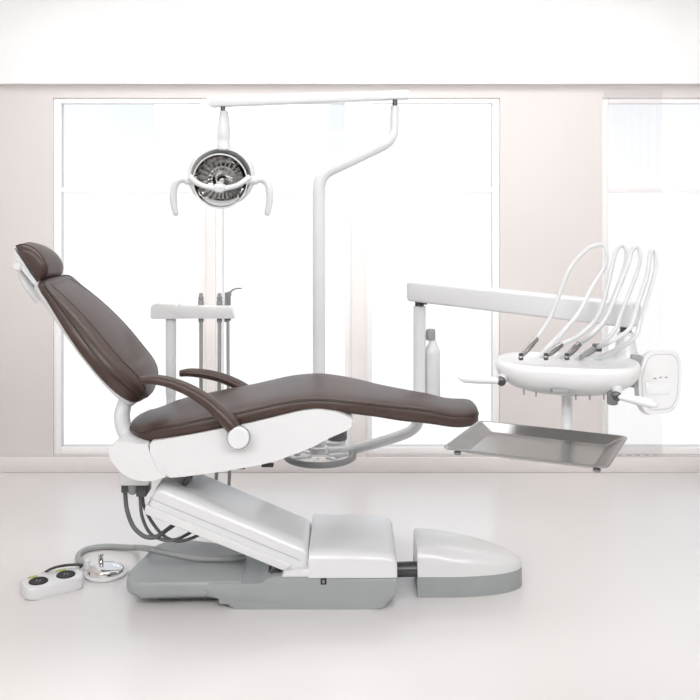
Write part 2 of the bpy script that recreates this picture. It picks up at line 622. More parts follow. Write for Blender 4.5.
def cushion(frames, piping_r):
    """frames: (origin, normal, half width, band height, dome height); width along +-Y"""
    rings, seamL, seamR, inL, inR = [], [], [], [], []
    for (o_, nrm, w, hb, hd) in frames:
        h, s = section(w, hb, hd)
        pts = [Vector(o_) + Vector((0, -y, 0)) + Vector(nrm) * z for (y, z) in h]
        back = [Vector(o_) + Vector((0, y, 0)) + Vector(nrm) * z for (y, z) in h[1:-1]][::-1]
        rings.append(pts + back)
        seamL.append(pts[s]); seamR.append(Vector((pts[s].x, -pts[s].y + 2 * o_[1], pts[s].z)))
        q = pts[s + 5]
        inL.append(q.copy()); inR.append(Vector((q.x, -q.y + 2 * o_[1], q.z)))
    b = NB(); add_loft(b, rings)
    p = NB()
    loop = seamL + seamR[::-1]
    add_tube(p, loop, piping_r, 8, 0, closed=True)
    return b, p, inL, inR


# seat
W = curve1([(-.862, .04), (-.855, .085), (-.835, .135), (-.80, .185), (-.75, .222), (-.68, .245), (-.5, .252), (-.2, .25), (0.0, .225),
            (.12, .185), (.25, .158), (.40, .143), (.45, .138), (.475, .128), (.492, .105), (.501, .07), (.505, .03)])
def edge_curve(tab):
    rows = []
    for (px, py) in tab:
        d = 3.45
        for _ in range(12):
            d = CAMD - W((px - 350) / F * d)
        v = at(px, py, d)
        rows.append((v.x, v.z))
    rows.sort()
    return curve1(rows)
ZB = edge_curve([(150, 444), (160, 442.4), (190, 437), (228, 430), (250, 426), (280, 418), (300, 414), (315, 412.5), (338.6, 414), (373, 418.5), (401, 423), (430, 426), (460, 429.5), (472, 428)])
ZS = edge_curve([(140, 433), (160, 428.5), (186, 424), (210, 419), (240, 413.5), (260, 409), (280, 404.5), (300, 401.5), (316, 400.5), (350, 403), (384, 406.5), (430, 412), (460, 417), (474, 416)])
xs = [-.862, -.857, -.849, -.838, -.822, -.80, -.775, -.75] + [-.72 + .03 * i for i in range(39)] + [.44, .46, .475, .487, .495, .501, .505]
frames = []
for x in xs:
    e = min(1.0, W(x) / .17 if x < 0 else W(x) / .12)
    hb = ZS(x) - ZB(x)
    taper = .55 + .45 * e
    zmid = (ZS(x) + ZB(x)) / 2
    hb2 = hb * taper
    frames.append(((x, 0, zmid - hb2 / 2), (0, 0, 1), W(x), hb2, .022 * (.25 + .75 * e)))
b, p, il, ir = cushion(frames, .0032)
seat = obj('seat_cushion', b, M['leather'], chair, smooth=80)
obj('piping', p, M['piping'], seat)

# backrest
PB, PT = Vector((-.836, 0, .738)), Vector((-1.218, 0, 1.217))
U = (PT - PB).normalized(); LB = (PT - PB).length
NV = Vector((U.z, 0, -U.x))
BW = curve1([(0, .05), (.006, .10), (.022, .150), (.05, .192), (.10, .228), (.17, .250), (.25, .253), (.35, .240), (.45, .214), (.53, .192), (LB - .03, .176), (LB - .012, .155), (LB - .003, .12), (LB, .07)])
BD = curve1([(0, .012), (.05, .045), (.16, .050), (.3, .047), (.42, .036), (LB - .06, .014), (LB, .004)])
BB = curve1([(0, .028), (.04, .044), (.2, .05), (.4, .046), (.5, .036), (LB, .022)])
frames = []
ss = [0, .003, .008, .016, .028, .045] + [.065 + .025 * i for i in range(18)] + [.505, .53, .555, LB - .025, LB - .015, LB - .008, LB - .003, LB]
ss = sorted(s for s in ss if s <= LB)
for s in ss:
    bow = .012 * math.sin(PI * s / LB)
    o_ = PB + U * s + NV * (.012 + (.05 - BB(s)) * .4 - bow * .3)
    f = max(0, (s - LB + .14) / .14)
    frames.append((o_, NV - U * (.85 * f * f), BW(s), BB(s), BD(s)))
b, p, il, ir = cushion(frames, .0045)
back = obj('backrest', b, M['leather'], chair, smooth=80)
obj('piping', p, M['piping'], back)
b = NB()
loop = il[4:-4] + ir[4:-4][::-1]
add_tube(b, loop, .0022, 6, 0, closed=True)
obj('panel_seam', b, M['piping'], back)
# white shell behind the backrest
rings = []
for s in ss[2:-1]:
    o_ = PB + U * s + NV * .014
    w = BW(s) * .965
    h = [(0, -.034), (.5 * w, -.031), (.8 * w, -.022), (.96 * w, -.006), (w, .006), (.9 * w, .008), (0, .008)]
    pts = [o_ + Vector((0, -y, 0)) + NV * z for y, z in h]
    rings.append(pts + [o_ + Vector((0, y, 0)) + NV * z for y, z in h[1:-1]][::-1])
b = NB(); add_loft(b, rings)
obj('back_shell', b, M['enamel'], chair, smooth=60)

# headrest
prof = xz([(15.5, 246), (22, 244.5), (30, 246.5), (37, 251), (43, 258), (46.5, 267), (45.5, 275), (40, 281.5), (35, 276), (27, 264), (20, 253)], 3.60)
cl = catmull([(x, 0, z) for x, z in prof + prof[:1]], 5)[:-1]
cx = sum(v.x for v in cl) / len(cl); cz = sum(v.z for v in cl) / len(cl)
rings = []
for (y, k) in ((-.116, .50), (-.114, .72), (-.108, .87), (-.100, .96), (-.092, 1.0), (-.05, 1.05), (-.01, 1.08), (.03, 1.07), (.06, 1.03), (.08, .96), (.095, .86), (.104, .74), (.108, .55)):
    f = max(0, y) / .108
    rings.append([Vector((cx + .014 * f + (v.x - cx) * k, y, cz - .016 * f + (v.z - cz) * k)) for v in cl])
b = NB(); add_loft(b, rings)
head = obj('headrest', b, M['leather'], chair, smooth=80)
for y in (-.0935,):
    b = NB()
    add_tube(b, [Vector((cx + (v.x - cx) * 1.0, y, cz + (v.z - cz) * 1.0)) for v in cl], .003, 8, 0, closed=True)
    obj('piping', b, M['piping'], head)
b = NB()
pl = xz([(14.5, 247), (24, 261), (33, 275), (39, 283), (35, 284), (25, 272), (15, 254)], 3.63)
add_prism(b, fillet(pl, .006, 3), -.085, .085, 'y', bev=.006)
hp = obj('headrest_plate', b, M['enamel'], chair, smooth=50)
b = NB()
k0 = at(21.5, 265, 3.66)
add_cyl(b, k0 + Vector((0, -.05, 0)), k0 + Vector((0, .06, 0)), .020, bev=.006)
obj('knob', b, M['enamel'], hp)
b = NB()
add_tube(b, [at(22, 268, 3.69), at(24, 279, 3.69), at(31, 289, 3.69), at(40, 301, 3.69)], [.017, .016, .018, .018], 12, 8, flat=1.6, up=(0, 1, 0))
obj('headrest_bar', b, M['enamel'], chair)

# armrests
def armrest(path, d, rr, cap_at, inward):
    b = NB()
    add_tube(b, [at(x, y, d) for x, y in path], rr, 16, 8, flat=1.35, up=(0, 1, 0), round_cap=False)
    a = obj('armrest', b, M['leather'], chair, smooth=80)
    c = at(*cap_at)
    b = NB()
    add_lathe(b, [(.036, 0), (.040, .004), (.040, .03), (.036, .036), (.0, .038)], c + Vector((0, .02 * -inward, 0)), (0, inward, 0), 40)
    add_cyl(b, c, c + Vector((0, .10 * -inward, 0)), .028)
    cp = obj('pivot_cap', b, M['enamel'], a, 'round white pivot cap')
    b = NB()
    add_lathe(b, [(.0435, 0), (.0435, .004), (.030, .004)], c + Vector((0, -inward * .004, 0)), (0, inward, 0), 40)
    obj('cap_gasket', b, M['mid'], a)
    return a
armrest([(141, 380), (155, 379.5), (172, 383), (190, 390.5), (207, 401), (220, 412.5), (229, 421.5), (235.5, 430)], 3.41, [.013, .018, .020, .022, .024, .026, .028, .028], (238.5, 437.5, 3.385), -1)
armrest([(180, 373.5), (190, 372.5), (205, 374), (222, 378), (238, 385), (252, 394), (262, 403), (269, 412)], 3.99, [.014, .018, .020, .021, .023, .024, .024, .023], (270, 413, 4.01), 1)

# ------------------------------------------------------------------ floor box right of the base
ub = thing('utility_box', 'low white floor box with rounded nose and grey skirt at the foot of the chair', 'floor box', (.45, .03, 0))
hw = curve1([(.262, .128), (.40, .128), (.50, .118), (.58, .098), (.635, .072), (.668, .045), (.684, .02), (.688, .006)])
ht = curve1([(.262, .207), (.33, .200), (.45, .178), (.55, .153), (.62, .132), (.665, .112), (.688, .092)])
xs = [.262, .266, .275, .29, .32, .36, .40, .44, .48, .52, .55, .58, .60, .62, .64, .655, .668, .677, .684, .688]
def box_rings(z0f, z1f, round_top):
    rings = []
    for x in xs:
        w = hw(x); z0, z1 = z0f(x), z1f(x)
        e = {.262: .93, .266: .98}.get(x, 1.0)
        if round_top:
            r = min(.085, (z1 - z0) * .8, w * .9)
            z1 = z0 + (z1 - z0) * (.95 + .05 * (e - .93) / .07)
            h = [(w, z0)] + [(w - .010 * (z1 - r - z0) / .1 - r + r * math.cos(a), z1 - r + r * math.sin(a)) for a in [PI / 2 * k / 6 for k in range(7)]]
            h = [(w, z0)] + [(max(.0005, y), z) for y, z in h[1:]]
            h.append((0, z1 + .004))
        else:
            h = [(w * .985, z0), (w * .985, z1), (0, z1)]
        pts = [Vector((x, .03 - y, z)) for y, z in h]
        rings.append(pts + [Vector((x, .03 + y, z)) for y, z in h[:-1]][::-1])
    return rings
b = NB(); add_loft(b, box_rings(lambda x: .080 - .02 * max(0, (x - .5)) , ht, True))
obj('cover', b, M['plastic'], ub, smooth=45)
b = NB(); add_loft(b, box_rings(lambda x: 0.0, lambda x: .081 - .02 * max(0, (x - .5)), False))
obj('skirt', b, M['grey'], ub, 'grey plastic skirt', smooth=40)
b = NB(); add_cyl(b, (.1815, -.055, .092), (.275, -.055, .095), .029, seg=24, bev=.003)
obj('connecting_pipe', b, M['dark'], ub, 'short dark pipe')

# ------------------------------------------------------------------ foot control
fc_c = Vector((-1.178, -.022, 0)); ang = math.radians(35)
ex, ey = Vector((math.cos(ang), math.sin(ang), 0)), Vector((-math.sin(ang), math.cos(ang), 0))
fc = thing('foot_control', 'white foot control on the floor with two round black pads', 'foot control', fc_c)
def fl(a, c, z): return fc_c + ex * a + ey * c + Vector((0, 0, z))
b = NB()
out = fillet([(-.115, -.066), (.112, -.066), (.112, .062), (-.115, .062)], .035, 6)
add_prism(b, [((fc_c + ex * p[0] + ey * p[1]).x, (fc_c + ex * p[0] + ey * p[1]).y) for p in out], 0.0, .048, 'z', bev=.010, seg=4)
obj('housing', b, M['plastic'], fc, smooth=50)
for a in (-.056, .052):
    b = NB(); add_lathe(b, [(.037, 0), (.037, .003), (.034, .006), (.03, .005), (.012, .004), (0, .0045)], fl(a, -.008, .047), (0, 0, 1), 32)
    bt = obj('pedal_button', b, M['disc'], fc, 'round black pad')
    b = NB()
    for s in (-1, 1):
        add_box(b, (fl(a, -.008, 0).x + s * .006 - .0015, fl(a, -.008, 0).y - .008, .0508), (fl(a, -.008, 0).x + s * .006 + .0015, fl(a, -.008, 0).y + .008, .0524))
    obj('arrow_mark', b, M['mid'], bt)
for a in (-.062, .050):
    b = NB()
    p = [fl(a - .018, .038, .0475), fl(a + .018, .038, .0475), fl(a + .018, .055, .0475), fl(a - .018, .055, .0475)]
    add_prism(b, [(v.x, v.y) for v in p], .0475, .0490, 'z')
    obj('sticker', b, M['olive'], fc, 'small olive sticker')
b = NB()
add_cyl(b, fl(-.012, .058, .040), fl(-.012, .075, .044), .009, .007, seg=14)
obj('cord_grip', b, M['chrome'], fc)
b = NB()
g0 = fl(-.012, .072, .043)
add_tube(b, [g0, g0 + Vector((.03, .02, .012)), g0 + Vector((.075, .05, .012)), g0 + Vector((.13, .07, .006)), at(80, 567.5, 3.80)], .0055, 8, 8)
obj('cord', b, M['black'], fc, 'thin black cord')

# ------------------------------------------------------------------ foot pedal
pc = Vector((-1.005, .125, 0))
fp = thing('foot_pedal', 'round chrome foot pedal on the floor beside the grey base', 'foot pedal', pc)
b = NB(); add_lathe(b, [(.082, 0), (.087, .004), (.087, .010), (.078, .014), (.066, .015)], pc, (0, 0, 1), 48)
obj('rim', b, M['enamel'], fp)
b = NB(); add_lathe(b, [(.074, .012), (.076, .018), (.070, .026), (.055, .032), (.03, .036), (0, .037)], pc, (0, 0, 1), 48)
obj('dome', b, M['chrome'], fp, 'polished chrome dome')
b = NB()
add_cyl(b, pc + Vector((-.032, .045, .012)), pc + Vector((-.032, .045, .055)), .012, .010, bev=.003)
add_lathe(b, [(.008, 0), (.011, .005), (.009, .012), (0, .015)], pc + Vector((-.032, .045, .055)), (0, 0, 1), 16)
obj('valve_post', b, M['chrome'], fp)
b = NB()
add_cyl(b, pc + Vector((-.085, .03, .0)), pc + Vector((-.085, .03, .048)), .013, .011, bev=.003)
add_box(b, tuple(pc + Vector((-.09, .025, .02))), tuple(pc + Vector((-.02, .065, .032))), .004)
obj('hose_bracket', b, M['enamel'], fp)
b = NB()
hz = .0125
add_tube(b, [pc + Vector((-.085, .035, .028)), on(79, 560, .024), on(79.5, 554, hz), on(88, 549, hz), on(106, 546.5, hz), on(130, 547.5, hz + .004),
             on(138, 547.6, .030), on(145, 548.2, .105), on(152, 549.3, .134), on(160, 551, .130), on(178, 555, .1205), on(202, 558.5, .1165), on(228, 558.5, .1165), on(246, 557, .1165)], .0125, 12, 8)
obj('hose', b, M['greyhose'], fp, 'thick grey hose')

# ------------------------------------------------------------------ operating light
DL = 4.1
px0 = at(319, 300, DL)
ol = thing('operating_light', 'white overhead operating light on a tall bent pole behind the chair', 'dental light', (px0.x, px0.y, .36))
b = NB()
P_ = [at(319, y, DL) for y in (452, 400, 300, 215, 196)] + [at(319.3, 186, DL), at(322, 177, DL), at(330, 170, DL)] + \
     [at(352, 160, DL), at(372, 150.5, DL)] + [at(386, 143.5, DL), at(392.5, 136, DL), at(394.3, 126, DL), at(394.8, 106, DL)]
add_tube(b, P_, [.0275, .0275, .0275, .0275, .0275, .0275, .0275, .0265, .026, .025, .0245, .0225, .020, .019], 20, 6)
obj('pole', b, M['enamel'], ol)
b = NB(); add_cyl(b, at(395, 107, DL), at(395, 98, DL), .011, seg=16)
obj('upper_joint', b, M['dark'], ol)
A0, A1 = at(209, 101.8, DL), at(409, 95.2, DL)
b = NB()
dv = (A1 - A0).normalized(); nv = Vector((-dv.z, 0, dv.x))
def bp2(t, h): q = A0 + dv * t + nv * h; return (q.x, q.z)
LA = (A1 - A0).length
add_prism(b, fillet([bp2(0, -.017), bp2(.012, -.024), bp2(LA, -.018), bp2(LA, .018), bp2(.012, .021), bp2(0, .016)], .006, 3), A0.y - .035, A0.y + .035, 'y', bev=.012, seg=4)
obj('swing_arm', b, M['enamel'], ol, smooth=50)
b = NB(); add_cyl(b, at(223, 104, DL), at(223, 113, DL), .011, seg=16)
obj('swivel', b, M['dark'], ol)
b = NB()
add_lathe(b, [(.016, 0), (.019, .004), (.022, .03), (.028, .07), (.029, .125), (.026, .135), (.029, .14), (.029, .168), (.02, .175)], at(224, 111, DL), (-.01, 0, -1), 24)
obj('neck', b, M['enamel'], ol, smooth=50)
lc = at(221, 181, DL)
FA = Vector((0, -1, -.06)).normalized()
b = NB()
prof = [(.0, -.112), (.05, -.106), (.10, -.078), (.135, -.025), (.146, .0), (.142, .012), (.130, .014), (.122, .0), (.113, -.035), (.10, -.055), (.06, -.085), (.0, -.098)]
lcu = lc + Vector((0, .01, .022))
add_lathe(b, [(r * 1.03, h) for r, h in prof], lcu, FA, 56, sx=1.0, sy=.90)
lamp = obj('lamp_head', b, M['enamel'], ol, smooth=60)
b = NB()
rp = [(.118, .022), (.117, .025)] + [(.117 * math.sin(a), .024 - .080 * math.cos(a)) for a in [PI / 2 * (1 - k / 8) for k in range(1, 9)]]
add_lathe(b, [(.118, -.02), (.118, .022)] + rp[1:], lc + Vector((0, -.004, 0)), FA, 24, cap=False)
obj('reflector', b, M['mirror'], lamp, 'mirror finish reflector bowl', smooth=4)
b = NB(); add_lathe(b, [(.115, .023), (.1185, .021), (.1215, .025), (.1195, .030), (.116, .029), (.115, .023)], lc + Vector((0, -.004, 0)), FA, 56, cap=False)
obj('reflector_rim', b, M['enamel'], lamp)
b = NB()
yb = -.038
add_tube(b, [at(191, 177, DL) + Vector((0, yb + .02, 0)), at(200, 184, DL) + Vector((0, yb, 0)), at(211, 187.5, DL) + Vector((0, yb - .006, 0)), at(221, 188.5, DL) + Vector((0, yb - .008, 0)),
             at(231, 187.5, DL) + Vector((0, yb - .006, 0)), at(241, 184, DL) + Vector((0, yb, 0)), at(250, 177, DL) + Vector((0, yb + .02, 0))], [.014, .012, .012, .014, .012, .012, .014], 12, 8)
gb = obj('guard_bar', b, M['enamel'], lamp)
b = NB(); add_lathe(b, [(.024, -.02), (.026, 0), (.02, .012), (0, .016)], at(221, 188, DL) + Vector((0, yb - .014, 0)), FA, 24, sx=1.15, sy=.85)
add_cyl(b, at(221, 184, DL) + Vector((0, yb + .01, 0)), at(221, 181, DL) + Vector((0, .03, 0)), .012)
obj('bulb_cap', b, M['enamel'], lamp)
for s in (-1, 1):
    def hx(px): return 221.5 + s * (px - 221.5)
    b = NB()
    add_cyl(b, at(hx(246), 180.5, DL), at(hx(258), 180.5, DL), .021, .018, bev=.003)
    add_tube(b, [at(hx(256), 180, DL), at(hx(262), 179.5, DL), at(hx(267), 183, DL), at(hx(269.5), 191, DL), at(hx(269.5), 202, DL), at(hx(267.5), 213, DL)],
             [.016, .016, .0165, .0165, .0155, .013], 14, 8, round_cap=True)
    obj('handle', b, M['enamel'], lamp, smooth=60)
b = NB(); add_cyl(b, at(319, 453, DL), at(319, 446, DL), .040, bev=.004)
obj('pole_socket', b, M['enamel'], ol)

# ------------------------------------------------------------------ assistant unit
DA = 4.16
q = at(171, 400, DA)
au = thing('assistant_unit', 'white instrument holder bar on a slim post behind the armrests', 'instrument holder', (q.x, q.y, .40))
b = NB()
add_prism(b, fillet(xz([(152.5, 317.5), (153, 305), (156.5, 302.5), (180, 303), (182, 317.5)], DA), [.012, .02, .015, .01, .008], 4), q.y - .05, q.y + .03, 'y', bev=.012, seg=4)
obj('holder_head', b, M['plastic'], au, smooth=50)
b = NB()
add_prism(b, fillet(xz([(181, 317.2), (181, 304), (233, 305), (236, 317.2)], DA), .008, 4), q.y - .046, q.y - .016, 'y', bev=.008, seg=3)
obj('holder_bar', b, M['plastic'], au, smooth=50)
b = NB()
add_cyl(b, at(171, 318, DA), at(171, 395, DA), .0235, seg=24)
add_cyl(b, at(171, 395, DA), at(171, 452, DA), .021, seg=24)
add_tube(b, [at(171, 448, DA), at(171, 456, DA), at(176, 462, DA - .03), at(196, 466, DA - .12)], .02, 16, 6)
obj('post', b, M['enamel'], au)

# things hanging in the holder
def hang(name, label, px, topy, kind, tail):
    base = at(px, topy, DA)
    t = thing(name, label, 'dental instrument', tuple(at(px, 319, DA)), 'instruments hanging in the rear holder bar')
    bb = NB()
    if kind == 'suction':
        add_lathe(bb, [(.006, 0), (.009, .004), (.009, .014), (.012, .018), (.0125, .026), (.009, .03), (.013, .034), (.0135, .05), (.012, .075), (.012, .13)], base, (0, 0, -1), 16)
        obj('handpiece', bb, M['mid'], t, smooth=50)
    else:
        add_cyl(bb, at(px - 2, topy, DA), at(px - 2, 322, DA), .006, .008, seg=12)
        add_lathe(bb, [(.006, 0), (.011, .004), (.011, .018), (.008, .022), (.009, .13)], at(px + 1, topy - 1, DA), (0, 0, -1), 16)
        obj('handpiece', bb, M['mid'], t, smooth=50)
        bb = NB(); add_tube(bb, [at(px + 1, topy + 1, DA), at(px + 4, topy - 2, DA), at(px + 8, topy - 4, DA), at(px + 14, topy - 4.4, DA)], [.005, .0045, .004, .0035], 8, 6)
        obj('nozzle', bb, M['chrome'], t, 'thin bent nozzle')
    bb = NB(); add_tube(bb, [at(px, 318, DA), at(px, 350, DA)] + [v if isinstance(v, Vector) else at(*v) for v in tail], .0085 if kind == 'suction' else .0075, 10, 8)
    obj('hose', bb, M['greyhose'], t)
hang('suction_handpiece', 'grey suction tube hanging nearest the post in the rear holder bar', 201, 293, 'suction', [(201, 400, DA), (200.5, 445, DA), (200, 470, DA), (200, 486, DA), (208, 505, DA), (221, 526, DA), on(234, 545, .010)])
hang('suction_handpiece', 'grey suction tube hanging in the middle of the rear holder bar', 219.5, 293, 'suction', [(219, 400, DA), (217.5, 445, DA), (216.5, 472, DA), (216, 490, DA), (222, 515, DA), (232, 535, DA), on(243, 545, .010)])
hang('air_water_syringe', 'syringe with a thin bent nozzle at the end of the rear holder bar', 228, 292.5, 'syringe', [(228.5, 400, DA), (229.5, 445, DA), (229.5, 472, DA), (229.3, 492, DA), (233, 515, DA), (242, 535, DA), on(252, 545, .010)])

# ------------------------------------------------------------------ delivery unit
DP = 4.1
c = at(419.5, 424, DP)
du = thing('delivery_unit', 'white delivery unit with swing arm and instrument console at the right', 'dental delivery unit', (c.x, c.y, .36))
rc = at(320, 456, DP) + Vector((0, .0, 0))
b = NB(); add_lathe(b, [(.135, .012), (.155, .016), (.162, .006), (.160, -.006), (.150, -.012), (.135, -.008), (.135, .012)], rc, (0, 0, 1), 56, cap=False)
sw = obj('swivel_ring', b, M['mid'], du, 'dark grey ring below the seat', smooth=50)
b = NB()
for k in range(6):
    a = k * PI / 3 + .3
    v = Vector((math.cos(a), math.sin(a), 0))
    add_cyl(b, rc + v * .04, rc + v * .150, .007, seg=8)
obj('spokes', b, M['enamel'], sw)
b = NB(); add_lathe(b, [(.066, -.018), (.070, -.012), (.070, .012), (.064, .018), (.056, .020), (.056, .034), (.05, .038)], at(333, 455, DP) + Vector((0, .12, .0)), (0, 0, 1), 40)
obj('hub', b, M['enamel'], du, smooth=50)
b = NB()
hh = at(337, 446, DP) + Vector((0, .12, 0))
add_cyl(b, hh, hh + Vector((0, 0, .05)), .036, seg=24)
for k in range(20):
    a = 2 * PI * k / 20
    v = Vector((math.cos(a), math.sin(a), 0))
    add_cyl(b, hh + v * .04, hh + v * .04 + Vector((0, 0, .055)), .004, seg=6)
obj('finned_collar', b, M['mid'], du)
b = NB()
add_tube(b, [rc + Vector((-.10, .03, .0)), rc + Vector((-.11, -.02, .09)), Vector((rc.x - .12, .281, .67))], .016, 14, 6)
obj('mounting_bracket', b, M['enamel'], du)
b = NB()
add_tube(b, [at(336, 454, DP + .10), at(352, 450, DP + .06), at(385, 440.5, DP), at(402, 435, DP), at(412, 430, DP), at(417.5, 423, DP), at(419.3, 412, DP), at(419.5, 398, DP), at(419.5, 350, DP), at(419.5, 306, DP)],
         [.022, .022, .023, .023, .0235, .0245, .0265, .0275, .0275, .0275], 20, 6)
obj('support_post', b, M['enamel'], du)
b = NB(); add_cyl(b, at(419.5, 306, DP), at(419.5, 299, DP), .02, seg=18)
add_box(b, tuple(at(423, 303, DP) + Vector((-.004, -.03, -.004))), tuple(at(426, 300, DP) + Vector((.004, 0, .006))), .002)
obj('joint', b, M['dark'], du)
# beam
B0, B1 = at(411, 290.5, DP), at(637, 316, 3.25)
zc = B0.z
B1.z = zc
bd = (B1 - B0); LBm = bd.length; bd.normalize(); bn = Vector((-bd.y, bd.x, 0))
b = NB()
rings = []
for t, kh, kw in ((0, .7, .7), (.004, .85, .85), (.014, .97, .97), (.03, 1, 1), (LBm * .5, .99, 1), (LBm - .03, .98, 1), (LBm - .014, .95, .97), (LBm - .004, .85, .85), (LBm, .7, .7)):
    sq = fillet([(-.036 * kw, -.044 * kh), (.036 * kw, -.044 * kh), (.036 * kw, .044 * kh), (-.036 * kw, .044 * kh)], .012, 4)
    rings.append([B0 + bd * t + bn * p[0] + Vector((0, 0, p[1])) for p in sq])
add_loft(b, rings)
obj('swing_arm', b, M['enamel'], du, smooth=45)
# neck from the arm to the console
jn = B0 + bd * (LBm - .045)
b = NB(); add_cyl(b, jn + Vector((0, 0, -.040)), jn + Vector((0, 0, -.066)), .020, seg=20)
obj('joint', b, M['dark'], du)
b = NB()
add_lathe(b, [(.024, 0), (.030, .006), (.032, .03), (.040, .07), (.055, .10)], jn + Vector((0, 0, -.062)), (0, 0, -1), 28)
obj('console_neck', b, M['enamel'], du, smooth=50)
# console
CC = at(567, 365, 3.20); CZ = .975
rot = math.radians(-14)
cxv, cyv = Vector((math.cos(rot), math.sin(rot), 0)), Vector((-math.sin(rot), math.cos(rot), 0))
def con(a, c_, z): return Vector((CC.x, CC.y, 0)) + cxv * a + cyv * c_ + Vector((0, 0, z))
def sup(t, a, c_, e=2.6):
    ct, st = math.cos(t), math.sin(t)
    return (a * abs(ct) ** (2 / e) * (1 if ct >= 0 else -1), c_ * abs(st) ** (2 / e) * (1 if st >= 0 else -1))
b = NB()
rings = []
NS = 64
for (k, kc, z) in ((.04, .04, CZ - .093), (.30, .34, CZ - .092), (.55, .58, CZ - .085), (.76, .78, CZ - .070), (.90, .90, CZ - .050), (.97, .97, CZ - .028), (1, 1, CZ - .010),
                  (1, 1, CZ + .004), (.985, .975, CZ + .014), (.95, .93, CZ + .018), (.90, .86, CZ + .015), (.86, .80, CZ + .008), (.4, .4, CZ + .008), (.04, .04, CZ + .008)):
    rings.append([con(*sup(2 * PI * i / NS, .243 * k, .165 * kc), z) for i in range(NS)])
add_loft(b, rings)
co = obj('console', b, M['plastic'], du, smooth=60)
b = NB()
q0 = con(-.02, -.150, CZ - .058)
add_box(b, (q0.x - .028, q0.y - .014, q0.z - .008), (q0.x + .028, q0.y + .02, q0.z + .008), .004)
obj('latch', b, M['groove'], co)
for a in (-.14, -.10, .03, .075, .12):
    b = NB(); q0 = con(a, -.10, CZ - .067 - .015 * (1 - abs(a) / .2))
    add_cyl(b, q0 + Vector((0, 0, .02)), q0 + Vector((0, 0, -.018)), .004, .003, seg=8)
    obj('peg', b, M['groove'], co)
b = NB(); q0 = at(612.5, 393, 3.06)
add_cyl(b, q0 + Vector((0, 0, .015)), q0 + Vector((0, 0, -.038)), .018, seg=18, bev=.004)
obj('regulator_knob', b, M['mid'], co, 'grey regulator knob')
for (k0, k1, d0, d1) in (((501, 381), (461, 378), 3.12, 3.10), ((616.5, 396), (655, 404.5), 3.0, 2.94)):
    b = NB()
    a0, a1 = at(*k0, d0), at(*k1, d1)
    add_tube(b, [a0, a0.lerp(a1, .25), a0.lerp(a1, .6), a0.lerp(a1, .9), a1], [.011, .013, .0165, .0165, .010], 14, 6, flat=.9, up=(0, 0, 1), round_cap=True)
    hd = obj('handle', b, M['plastic'], du, smooth=70)
    b = NB()
    add_lathe(b, [(.012, -.004), (.015, 0), (.015, .022), (.010, .026)], a0 + Vector((0, .012, 0)), (0, -1, 0), 20)
    obj('handle_knob', b, M['dark'], hd)
    b = NB()
    add_cyl(b, a0 + Vector((0, .005, 0)), con(-.20 if k0[0] < 550 else .17, -.03, CZ - .03), .014, .02, seg=14)
    obj('handle_stem', b, M['enamel'], hd)
# tray column and carrier
tc_ = at(567, 400, 3.30)
b = NB()
add_cyl(b, Vector((tc_.x, tc_.y, .712)), Vector((tc_.x, tc_.y, CZ - .06)), .019, seg=20)
obj('tray_column', b, M['enamel'], du)
trot = math.radians(-25)
tx, ty = Vector((math.cos(trot), math.sin(trot), 0)), Vector((-math.sin(trot), math.cos(trot), 0))
TC = Vector((.607, -.686, 0)); TZ = .760
b = NB()
t1 = TC + Vector((0, 0, .720))
add_tube(b, [Vector((tc_.x, tc_.y, .720)), Vector((tc_.x, tc_.y, .720)).lerp(t1, .5), t1], .012, 12, 0)
add_box(b, (TC.x - .10, TC.y - .06, .718), (TC.x + .10, TC.y + .06, .7345), .004)
obj('tray_carrier', b, M['enamel'], du)

# control panel
b = NB()
outl = [(640.5, 410), (636.5, 400), (637, 378), (646, 356), (654, 350.5), (680, 350), (685.5, 357), (684, 378), (680, 400), (671.5, 412), (647, 414)]
pv = xz(outl, 3.2)
pv = fillet(pv, .02, 4)
PY = 3.2 - CAMD
add_prism(b, pv, PY, PY + .034, 'y', bev=.010, seg=4)
# lean the panel back
pcx = sum(p[0] for p in pv) / len(pv); pcz = sum(p[1] for p in pv) / len(pv)
RM = Matrix.Translation((pcx, PY, pcz)) @ Matrix.Rotation(math.radians(-14), 4, 'X') @ Matrix.Rotation(math.radians(10), 4, 'Z') @ Matrix.Translation((-pcx, -PY, -pcz))
bmesh.ops.transform(b, matrix=RM, verts=b.verts)
cp = obj('control_panel', b, M['plastic'], du, smooth=50)
b = NB()
ins = [(pcx + (p[0] - pcx) * .84, pcz + (p[1] - pcz) * .86) for p in pv]
insl = [Vector((p[0], PY - .0005, p[1])) for p in ins]
add_tube(b, insl, .0016, 6, 0, closed=True)
bmesh.ops.transform(b, matrix=RM, verts=b.verts)
obj('border_line', b, M['line'], cp)
b = NB(); q0, q1 = at(644, 394.5, 3.2), at(669, 382.5, 3.2)
add_box(b, (q0.x, PY - .003, q0.z), (q1.x, PY + .004, q1.z), .002)
bmesh.ops.transform(b, matrix=RM, verts=b.verts)
obj('display', b, M['screen'], cp, 'pale rectangular display')
for (px, py) in ((655, 378.5), (661, 377.5), (667, 377.5)):
    b = NB(); q0 = at(px, py, 3.2)
    add_box(b, (q0.x - .0045, PY - .0025, q0.z - .002), (q0.x + .0045, PY + .004, q0.z + .002), .0008)
    bmesh.ops.transform(b, matrix=RM, verts=b.verts)
    obj('button', b, M['groove'], cp)
b = NB()
add_prism(b, fillet(xz([(629, 353), (646, 357), (640, 378), (632, 386), (622, 384)], 3.26), .008, 3), PY + .02, PY + .09, 'y', bev=.006)
obj('panel_bracket', b, M['groove'], du, smooth=50)

